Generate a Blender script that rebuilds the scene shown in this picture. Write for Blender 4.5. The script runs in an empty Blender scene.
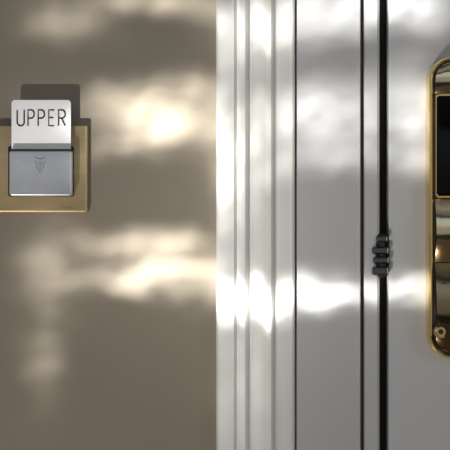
import bpy, bmesh, math
from mathutils import Vector
S=bpy.context.scene
try:
    S.view_settings.view_transform='Standard'
except Exception: pass
Z0=1.30; D=1.2
def X(px,y=0): return (px-225)/1000*(D+y)/D
def Z(py,y=0): return Z0+(225-py)/1000*(D+y)/D

# ---------- materials
def mat(name,col,rough=.5,metal=0,coat=0,noise=0,nscale=40,bump=0,bscale=200,stretch=None,spec=.5):
    m=bpy.data.materials.new(name); m.use_nodes=True
    n=m.node_tree.nodes; l=m.node_tree.links; b=n['Principled BSDF']
    b.inputs['Base Color'].default_value=(*col,1); b.inputs['Roughness'].default_value=rough
    b.inputs['Metallic'].default_value=metal; b.inputs['Coat Weight'].default_value=coat
    b.inputs['Coat Roughness'].default_value=.08; b.inputs['Specular IOR Level'].default_value=spec
    tc=n.new('ShaderNodeTexCoord'); mp=n.new('ShaderNodeMapping'); l.new(tc.outputs['Object'],mp.inputs[0])
    if stretch: mp.inputs['Scale'].default_value=stretch
    if noise:
        t=n.new('ShaderNodeTexNoise'); t.inputs['Scale'].default_value=nscale; t.inputs['Detail'].default_value=5
        l.new(mp.outputs[0],t.inputs['Vector'])
        r=n.new('ShaderNodeValToRGB'); r.color_ramp.elements[0].position=.3; r.color_ramp.elements[1].position=.7
        r.color_ramp.elements[0].color=(*[c*(1-noise) for c in col],1); r.color_ramp.elements[1].color=(*[min(1,c*(1+noise)) for c in col],1)
        l.new(t.outputs['Fac'],r.inputs[0]); l.new(r.outputs[0],b.inputs['Base Color'])
    if bump:
        t=n.new('ShaderNodeTexNoise'); t.inputs['Scale'].default_value=bscale; t.inputs['Detail'].default_value=3
        l.new(mp.outputs[0],t.inputs['Vector'])
        bp=n.new('ShaderNodeBump'); bp.inputs['Strength'].default_value=bump; bp.inputs['Distance'].default_value=.002
        l.new(t.outputs['Fac'],bp.inputs['Height']); l.new(bp.outputs[0],b.inputs['Normal'])
    return m
M_wall=mat('lacquered_taupe_wall',(.250,.216,.166),.3,coat=.25,noise=.04,nscale=6,bump=.06,bscale=12)
M_trim=mat('cream_gloss_trim',(.66,.65,.61),.24,coat=.5,bump=.03,bscale=15)
M_jamb=mat('grey_satin_jamb',(.41,.405,.40),.33,coat=.2,bump=.03,bscale=15)
M_door=mat('grey_satin_door',(.44,.44,.44),.33,coat=.2,bump=.03,bscale=15)
M_dark=mat('dark_parts_and_shade',(.006,.006,.008),.6)  # near-black for dark parts, and for shade put into gap and groove
M_brass=mat('brushed_brass',(.50,.385,.21),.34,metal=.55,noise=.09,nscale=22,stretch=(1,1,6),bump=.03,bscale=300)
M_brassp=mat('polished_brass',(.86,.66,.31),.08,metal=1)
M_chrome=mat('polished_nickel_brass',(.80,.70,.48),.07,metal=1,bump=.35,bscale=30)
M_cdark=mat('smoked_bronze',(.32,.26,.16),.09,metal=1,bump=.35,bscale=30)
M_black=mat('black_glass',(.002,.002,.002),.06,spec=.15)
M_silver=mat('silver_plastic',(.50,.52,.55),.28,metal=.5,noise=.05,nscale=80)
M_card=mat('white_card',(.95,.95,.945),.35)
M_ink=mat('black_ink',(.02,.02,.02),.6)
M_floor=mat('oak_floor',(.22,.14,.08),.4,noise=.3,nscale=8,stretch=(1,12,1))
M_steel=mat('dark_steel',(.16,.165,.175),.18,metal=1)

# ---------- helpers
def link(o,parent=None):
    S.collection.objects.link(o)
    if parent: o.parent=parent
    return o
def empty(name,loc=(0,0,0)):
    e=bpy.data.objects.new(name,None); e.empty_display_size=.05; return link(e)
def mesh_obj(name,bm,m,parent=None,smooth=False):
    me=bpy.data.meshes.new(name); bmesh.ops.recalc_face_normals(bm,faces=bm.faces[:]); bm.to_mesh(me); bm.free()
    me.materials.append(m)
    if smooth:
        for p in me.polygons: p.use_smooth=True
    return link(bpy.data.objects.new(name,me),parent)
def box(name,x0,x1,y0,y1,z0,z1,m,parent=None,bev=0,seg=3):
    bm=bmesh.new(); bmesh.ops.create_cube(bm,size=1)
    for v in bm.verts:
        v.co=Vector(((x0+x1)/2+v.co.x*(x1-x0),(y0+y1)/2+v.co.y*(y1-y0),(z0+z1)/2+v.co.z*(z1-z0)))
    if bev: bmesh.ops.bevel(bm,geom=bm.edges[:],offset=bev,segments=seg,affect='EDGES',profile=.5)
    o=mesh_obj(name,bm,m,parent,smooth=False)
    return o
def rrect(x0,x1,z0,z1,r,n=10):
    pts=[]
    for cx,cz,a0 in ((x1-r,z1-r,0),(x0+r,z1-r,90),(x0+r,z0+r,180),(x1-r,z0+r,270)):
        for i in range(n+1):
            a=math.radians(a0+90*i/n); pts.append((cx+r*math.cos(a),cz+r*math.sin(a)))
    return pts
def stack(name,x0,x1,z0,z1,r,levels,m,parent=None,smooth=True):
    bm=bmesh.new(); rings=[]
    for ins,y in levels:
        rings.append([bm.verts.new((a,y,b)) for a,b in rrect(x0+ins,x1-ins,z0+ins,z1-ins,max(r-ins,.0004))])
    for A,B in zip(rings,rings[1:]):
        for i in range(len(A)):
            j=(i+1)%len(A); bm.faces.new((A[i],A[j],B[j],B[i]))
    bm.faces.new(rings[-1]); bm.faces.new(rings[0][::-1])
    o=mesh_obj(name,bm,m,parent,smooth)
    if smooth:
        o.modifiers.new('es','EDGE_SPLIT').split_angle=math.radians(40)
    return o
def profile(name,pts,z0,z1,m,parent=None):
    bm=bmesh.new()
    A=[bm.verts.new((x,y,z0)) for x,y in pts]; B=[bm.verts.new((x,y,z1)) for x,y in pts]
    for i in range(len(A)):
        j=(i+1)%len(A); bm.faces.new((A[i],A[j],B[j],B[i]))
    bm.faces.new(A[::-1]); bm.faces.new(B)
    o=mesh_obj(name,bm,m,parent,True); o.modifiers.new('es','EDGE_SPLIT').split_angle=math.radians(35)
    return o
def pillow(name,outline,yb,ye,bulge,m,parent,x0,x1,z0,z1):
    bm=bmesh.new(); nx,nz=20,48
    g=[]
    for j in range(nz+1):
        z=z0+(z1-z0)*j/nz; ins=outline(z); row=[]
        for i in range(nx+1):
            x=(x0+ins)+(x1-x0-2*ins)*i/nx
            tz=2*j/nz-1; tx=2*i/nx-1
            y=ye-bulge*(1-tz*tz)-.0025*(1-tx**6)
            row.append(bm.verts.new((x,y,z)))
        g.append(row)
    for j in range(nz):
        for i in range(nx): bm.faces.new((g[j][i],g[j][i+1],g[j+1][i+1],g[j+1][i]))
    loop=g[0]+[r[-1] for r in g[1:]]+g[-1][-2::-1]+[r[0] for r in g[-2:0:-1]]
    back=[bm.verts.new((v.co.x,yb,v.co.z)) for v in loop]
    for i in range(len(loop)):
        j=(i+1)%len(loop); bm.faces.new((loop[i],loop[j],back[j],back[i]))
    bm.faces.new(back)
    o=mesh_obj(name,bm,m,parent,True); o.modifiers.new('es','EDGE_SPLIT').split_angle=math.radians(35); return o
def stroke(name,paths,y,w,m,parent,cyc=False):
    cu=bpy.data.curves.new(name,'CURVE'); cu.dimensions='3D'; cu.bevel_depth=w/2; cu.bevel_resolution=1
    for p in paths:
        s=cu.splines.new('POLY'); s.points.add(len(p)-1)
        for i,(a,b) in enumerate(p): s.points[i].co=(a,y,b,1)
        s.use_cyclic_u=cyc
    cu.materials.append(m)
    return link(bpy.data.objects.new(name,cu),parent)
def cyl(name,c,r,y0,y1,m,parent,n=40,axis='Y',bev=0):
    bm=bmesh.new(); bmesh.ops.create_cone(bm,cap_ends=True,segments=n,radius1=r,radius2=r,depth=abs(y1-y0))
    if bev:
        bmesh.ops.bevel(bm,geom=[e for e in bm.edges if abs(e.verts[0].co.z-e.verts[1].co.z)<1e-6],offset=bev,segments=3,affect='EDGES')
    for v in bm.verts:
        x,y,z=v.co
        if axis=='Y': v.co=Vector((c[0]+x,(y0+y1)/2+z,c[1]+y))
        elif axis=='Z': v.co=Vector((c[0]+x,c[1]+y,(y0+y1)/2+z))
        else: v.co=Vector(((y0+y1)/2+z,c[0]+x,c[1]+y))
    o=mesh_obj(name,bm,m,parent,True); o.modifiers.new('es','EDGE_SPLIT').split_angle=math.radians(40); return o

# ---------- room shell
H=2.7; DOORH=2.08
xr=X(389)+.86
box('wall_back',-2.2,X(232),0,.12,0,H,M_wall)
box('wall_right',xr+.075,xr+1.2,0,.12,0,H,M_wall)
box('wall_over_door',X(232),xr+.075,0,.12,DOORH+.06,H,M_wall)
box('floor',-2.2,xr+1.2,-3.2,.3,-.05,0,M_floor)
def casing_pts(flip=None):
    p=[(216,0),(216,-.010),(217,-.016),(219,-.0185),(223,-.0195),(230,-.0195),(234,-.018),(236,-.0150),(237,-.0135),(239,-.0135),
       (240,-.016),(242,-.0178),(245,-.0178),(247,-.0160),(248,-.013),(250,-.0112),(254,-.0105),(258,-.0115),(262,-.014),(265,-.017),
       (266,-.0190),(268,-.0205),(271,-.0205),(273,-.0190),(274.5,-.0160),(277,-.0140),(284,-.0130),(291,-.0122),(293.5,-.011),(294.8,-.009),(294.8,.03),(216,.03)]
    return [(X(a,min(b,0)),b) for a,b in p]
fr=empty('door_frame')
cp=[(x,min(y,0.0)) for x,y in casing_pts() if y<=0]+[(X(294.8),0.0)]
profile('casing_left',cp,0.001,DOORH+.055,M_trim,fr)
mir=[(xr+(X(389)-x),y) for x,y in cp]
profile('casing_right',mir[::-1],0.001,DOORH+.055,M_trim,fr)
box('casing_head',X(216),mir[0][0],-.024,-.0,DOORH+.055,DOORH+.14,M_trim,fr,bev=.004)
jp=[(X(232),.001),(X(295.4),.001),(X(295.6),-.0045),(X(297),-.0055),(X(357.5),-.0055),(X(359.7),-.0045),(X(360.5),-.001),(X(360.5),.014),(X(364),.014),(X(364),.001),(X(365),-.001),
    (X(377),-.001),(X(379.5),.001),(X(380),.004),(X(380),.05),(X(384),.05),(X(384),.12),(X(232),.12)]
profile('jamb_left',jp,0.001,DOORH,M_jamb,fr)
box('jamb_right',xr+.004,xr+.075,.0,.12,.001,DOORH,M_jamb,fr)
box('jamb_head',X(232),xr+.075,0.0,.12,DOORH,DOORH+.06,M_jamb,fr)
box('dark_gap_seal',X(380.3),X(388.6),.022,.048,.002,DOORH-.001,M_dark,fr)  # seal strip added to stand in for the gap's shade
box('door_1',X(389),xr,.002,.046,.004,DOORH-.003,M_door,bev=.0015)

lt=empty('door_latch')  # latch on the lock side, not a hinge; built as stacked bars
for i,(a,b) in enumerate(((236,242),(247,254),(257,263.5),(267,275))):
    z1,z0=Z(a),Z(b)
    xa,xb=((375.5,387),(371.5,388),(372.5,388.5),(371.5,388))[i]
    box('latch_block_%d'%i,X(xa),X(xb),-.0060,.0065,z0,z1,M_steel,lt,bev=.0015)
cyl('latch_core',(X(381.5),.000),.0040,Z(277),Z(234.5),M_dark,lt,axis='Z')
box('latch_backing',X(376),X(382),-.0018,.002,Z(274),Z(238),M_dark,lt,bev=.0006)

# ---------- key-card switch
sw=empty('key_card_switch')
stack('brass_plate',X(-3),X(87.5,-.008),Z(213,-.008),Z(124.5,-.008),.0025,[(0,0),(0,-.005),(.0008,-.0072),(.002,-.008)],M_brass,sw)
stack('holder_base',X(8,-.012),X(73.5,-.012),Z(196.5,-.012),Z(146,-.012),.002,[(0,-.008),(0,-.0115),(.0006,-.012)],M_dark,sw)
stack('holder_front',X(9,-.022),X(72,-.022),Z(196,-.022),Z(150.5,-.022),.003,[(0,-.0162),(0,-.0205),(.0006,-.0216),(.0016,-.022)],M_silver,sw)
stack('holder_back',X(10,-.014),X(72.5,-.014),Z(195.5,-.014),Z(147,-.014),.002,[(0,-.012),(0,-.0142),(.0004,-.0145)],M_dark,sw)
box('holder_side_left',X(9.4,-.02),X(11.2,-.02),-.0165,-.0120,Z(195,-.02),Z(151,-.02),M_silver,sw)
box('holder_side_right',X(70,-.02),X(71.8,-.02),-.0165,-.0120,Z(195,-.02),Z(151,-.02),M_silver,sw)
box('slot_lip',X(10.5,-.022),X(70.5,-.022),-.0217,-.0165,Z(151.2,-.022),Z(149,-.022),M_dark,sw,bev=.0004)
def q(px,py,y=-.0222): return (X(px,y),Z(py,y))
stroke('arrow_symbol',[[q(35,157.5),q(40,159),q(45,157.5)],[q(34.5,161),q(37.2,165),q(40,161.5),q(42.8,165),q(45.5,161)],[q(36,166),q(40,173),q(44,166)],[q(40,164),q(40,170)]],-.0222,.0006,mat('symbol_grey',(.13,.14,.16),.5),sw)
stroke('maker_mark',[[q(61+i*3.2,208.5,-.008),q(62+i*3.2,206,-.008),q(63+i*3.2,208.5,-.008)] for i in range(4)],-.0081,.0005,mat('mark_brown',(.2,.1,.04),.5),sw)
kc=empty('key_card')
yc=-.0158
stack('card_body',X(11.5,yc),X(70.8,yc),Z(185,yc),Z(100,yc),.0035,[(0,-.0151),(0,-.0158)],M_card,kc,smooth=False)
yl=-.0159
def L(px,py): return q(px,py,yl)
def arc(cx,cy,rx,ry,a0,a1,n=12): return [L(cx+rx*math.cos(math.radians(a0+(a1-a0)*i/n)),cy+ry*math.sin(math.radians(a0+(a1-a0)*i/n))) for i in range(n+1)]
T,B=110.0,125.8
def U(x,w): return [[L(x,T)]+arc(x+w/2,B-w/2-.3,w/2,w/2+.3,180,0)+[L(x+w,T)]]
def P(x,w): return [[L(x,B),L(x,T),L(x+w*.5,T)]+arc(x+w*.5,T+4.1,w*.5,4.1,-90,90)+[L(x,T+8.2)]]
def E(x,w): return [[L(x+w,T),L(x,T),L(x,B),L(x+w,B)],[L(x,(T+B)/2-.3),L(x+w*.85,(T+B)/2-.3)]]
def R(x,w): return P(x,w)+[[L(x+w*.45,T+8.2),L(x+w,B)]]
stroke('card_lettering',U(17.2,7)+P(28,6.2)+P(38.2,6.2)+E(48.7,5.4)+R(58.6,6.6),yl,.0015,M_ink,kc)

# ---------- electronic lock
lk=empty('door_lock')
y0=.002
lx0=X(427.5,-.010); lx1=lx0+.074
zt=Z(55,-.02); zb=Z(360,-.02)
stack('escutcheon_rim',lx0,lx1,zb,zt,.024,[(0,y0),(0,-.010),(.0006,-.0140),(.0016,-.0168),(.0030,-.0180),(.0042,-.0172),(.0048,-.0155)],M_brassp,lk)
stack('groove_shade',lx0+.0044,lx1-.0044,zb+.0044,zt-.0044,.0196,[(0,-.0150),(0,-.0162)],M_dark,lk,smooth=False)  # dark slab stands in for the shade between rim and face
fx0,fx1=lx0+.0062,lx1-.0062; ft=zt-.0062; fb=zb+.0062; rr=.0178
def outl(z):
    d=min(ft-z,z-fb)
    if d>=rr: return 0
    d=max(d,0); return rr-math.sqrt(max(rr*rr-(rr-d)**2,0))
pillow('face_top',outl,-.0155,-.0175,.0035,M_chrome,lk,fx0,fx1,Z(93,-.02),ft-.0003)
pillow('face_middle',outl,-.0155,-.0170,.0090,M_chrome,lk,fx0,fx1,Z(262,-.02),Z(199,-.02))
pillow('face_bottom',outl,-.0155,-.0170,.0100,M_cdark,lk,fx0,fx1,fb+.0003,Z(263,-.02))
stack('reader_bezel',lx0+.0062,lx1-.0062,Z(198.5,-.02),Z(93.5,-.02),.003,[(0,-.0155),(0,-.0205),(.0008,-.0212)],M_brassp,lk)
stack('reader_window',lx0+.0070,lx1-.0070,Z(196,-.02),Z(96,-.02),.003,[(0,-.020),(0,-.0220),(.0012,-.0230)],M_black,lk)
zs=Z(331.5,-.024)
cyl('screw_washer',(X(440.8,-.022),zs),.0078,-.0165,-.0245,M_dark,lk)
cyl('screw_head',(X(440.8,-.026),zs),.0064,-.0200,-.0272,M_brassp,lk,bev=.0018)
cyl('screw_socket',(X(440.8,-.027),zs),.0028,-.0265,-.0275,M_dark,lk,n=6)
cx=(lx0+lx1)/2+.009; cz=Z(236)
cyl('handle_rose',(cx,cz),.017,-.0190,-.032,M_brassp,lk,bev=.003)
cyl('handle_neck',(cx,cz),.009,-.032,-.062,M_brassp,lk)
cyl('handle_lever',(-.062,cz),.0095,cx-.006,cx+.115,M_brassp,lk,axis='X',bev=.004)

# ---------- lights
LX,LY,LZ=X(100)-.55,-1.15,Z0-1.15
ld=bpy.data.lights.new('dappled_sun_bounce','POINT'); ld.energy=710; ld.shadow_soft_size=.008; ld.color=(.99,.98,.965)
lo=bpy.data.objects.new('dappled_sun_bounce',ld); lo.location=(LX,LY,LZ); link(lo)
ld.use_nodes=True; nt=ld.node_tree; N=nt.nodes; K=nt.links
em=[x for x in N if x.type=='EMISSION'][0]
def math_(op,a,b=None,c=None,clamp=False):
    n=N.new('ShaderNodeMath'); n.operation=op; n.use_clamp=clamp
    for i,v in enumerate((a,b,c)):
        if v is None: continue
        if isinstance(v,(int,float)): n.inputs[i].default_value=v
        else: K.new(v,n.inputs[i])
    return n.outputs[0]
g=N.new('ShaderNodeNewGeometry'); sp=N.new('ShaderNodeSeparateXYZ'); K.new(g.outputs['Incoming'],sp.inputs[0])
ix,iy,iz=sp.outputs
wx=math_('ADD',math_('MULTIPLY',math_('DIVIDE',ix,iy),-LY),LX)
wz=math_('ADD',math_('MULTIPLY',math_('DIVIDE',iz,iy),-LY),LZ)
u=math_('ADD',math_('MULTIPLY',wx,1000),225); v=math_('ADD',math_('MULTIPLY',math_('SUBTRACT',wz,Z0),-1000),225)
def noise(su,sv,detail=2,off=0,uu=None,vv=None):
    c=N.new('ShaderNodeCombineXYZ'); K.new(math_('MULTIPLY',uu or u,su),c.inputs[0]); K.new(math_('MULTIPLY',vv or v,sv),c.inputs[1]); c.inputs[2].default_value=off
    t=N.new('ShaderNodeTexNoise'); t.inputs['Scale'].default_value=1; t.inputs['Detail'].default_value=detail; K.new(c.outputs[0],t.inputs['Vector']); return t.outputs['Fac']
du=math_('MULTIPLY',math_('SUBTRACT',noise(.022,.03,2,3),.5),50)
dv=math_('MULTIPLY',math_('SUBTRACT',noise(.024,.030,2,9),.5),38)
uu=math_('ADD',u,du); vv=math_('ADD',v,dv)
def gauss(cx_,cy_,sx,sy,a,uu,vv):
    e1=math_('POWER',math_('ABSOLUTE',math_('DIVIDE',math_('SUBTRACT',uu,cx_),sx)),2); e2=math_('POWER',math_('ABSOLUTE',math_('DIVIDE',math_('SUBTRACT',vv,cy_),sy)),2)
    return math_('MULTIPLY',math_('EXPONENT',math_('MULTIPLY',math_('ADD',e1,e2),-1)),a)
blobs=[(65,20,38,18,.42),(165,2,55,9,1.1),(145,106,50,15,1.2),(175,132,52,14,1.3),(185,88,40,9,.6),(130,150,28,8,.6),
 (150,244,52,11,1.1),(190,268,60,10,1.35),(140,282,50,8,1.1),(48,268,24,35,.26),(45,345,18,50,.15),
 (232,140,22,60,.6),(265,20,40,30,.35),(270,288,70,14,1.0),(335,289,45,10,1.3),(335,8,60,20,1.0),(330,110,50,28,.75),(330,155,50,10,.4),
 (410,8,35,16,1.0),(412,110,30,35,.6),(412,160,30,10,.3),(410,290,30,10,1.0),(250,370,30,60,.06)]
tot=None
for b_ in blobs:
    ga=gauss(*b_,uu,vv)
    tot=ga if tot is None else math_('ADD',tot,ga)
def ridge(n_,k,p): return math_('POWER',math_('SUBTRACT',1,math_('MULTIPLY',math_('ABSOLUTE',math_('SUBTRACT',n_,.5)),k),clamp=True),p)
r1=ridge(noise(.012,.060,1,5,uu,vv),6.5,1.6)
r2=ridge(noise(.019,.090,1.5,14,uu,vv),8,1.6)
rid=math_('ADD',math_('MULTIPLY',r1,.95),math_('MULTIPLY',r2,.85))
tot=math_('MULTIPLY',tot,math_('ADD',rid,.26))
base=math_('ADD',math_('ADD',.046,gauss(250,195,190,160,.088,u,v)),gauss(35,130,45,55,.055,u,v))  # broad spill, with an extra pool added to brighten the card
tot=math_('ADD',tot,base)
K.new(tot,em.inputs['Strength'])
def area(name,loc,tgt,size,e,col):
    a=bpy.data.lights.new(name,'AREA'); a.energy=e; a.size=size[0]; a.shape='RECTANGLE'; a.size_y=size[1]; a.color=col
    o=bpy.data.objects.new(name,a); o.location=loc; o.rotation_euler=(Vector(tgt)-Vector(loc)).to_track_quat('-Z','Y').to_euler(); link(o)
area('fill_area_right',(1.5,-1.6,1.6),(.1,0,1.25),(.7,1.4),5,(.93,.97,1))  # unseen fill lamp added on the right, no window behind it
w=bpy.data.worlds.new('room_ambient'); S.world=w; w.use_nodes=True
wn=w.node_tree.nodes; wl=w.node_tree.links; bg=wn['Background']
tc=wn.new('ShaderNodeTexCoord'); s2=wn.new('ShaderNodeSeparateXYZ'); wl.new(tc.outputs['Generated'],s2.inputs[0])
r=wn.new('ShaderNodeValToRGB'); mr=wn.new('ShaderNodeMapRange'); mr.inputs[1].default_value=-1; mr.inputs[2].default_value=1
wl.new(s2.outputs[2],mr.inputs[0]); wl.new(mr.outputs[0],r.inputs[0])
el=r.color_ramp.elements; el[0].color=(.12,.10,.08,1); el[0].position=.25; el[1].color=(.10,.10,.11,1); el[1].position=.95
for p_,c_ in ((.38,(.03,.03,.03,1)),(.41,(.06,.09,.14,1)),(.44,(.5,.46,.40,1)),(.55,(.60,.58,.54,1)),(.62,(.9,.95,1.0,1)),(.70,(.8,.92,1.1,1)),(.73,(.06,.07,.09,1)),(.84,(.5,.48,.44,1))):  # bright, blue and dark bands invented for contrast in the lock's reflections
    e=el.new(p_); e.color=c_
wl.new(r.outputs[0],bg.inputs[0]); bg.inputs[1].default_value=.52

cam=bpy.data.cameras.new('camera'); cam.lens=96; cam.sensor_width=36; cam.sensor_height=36
co=bpy.data.objects.new('camera',cam); co.location=(0,-D,Z0); co.rotation_euler=(math.pi/2,0,0); link(co); S.camera=co
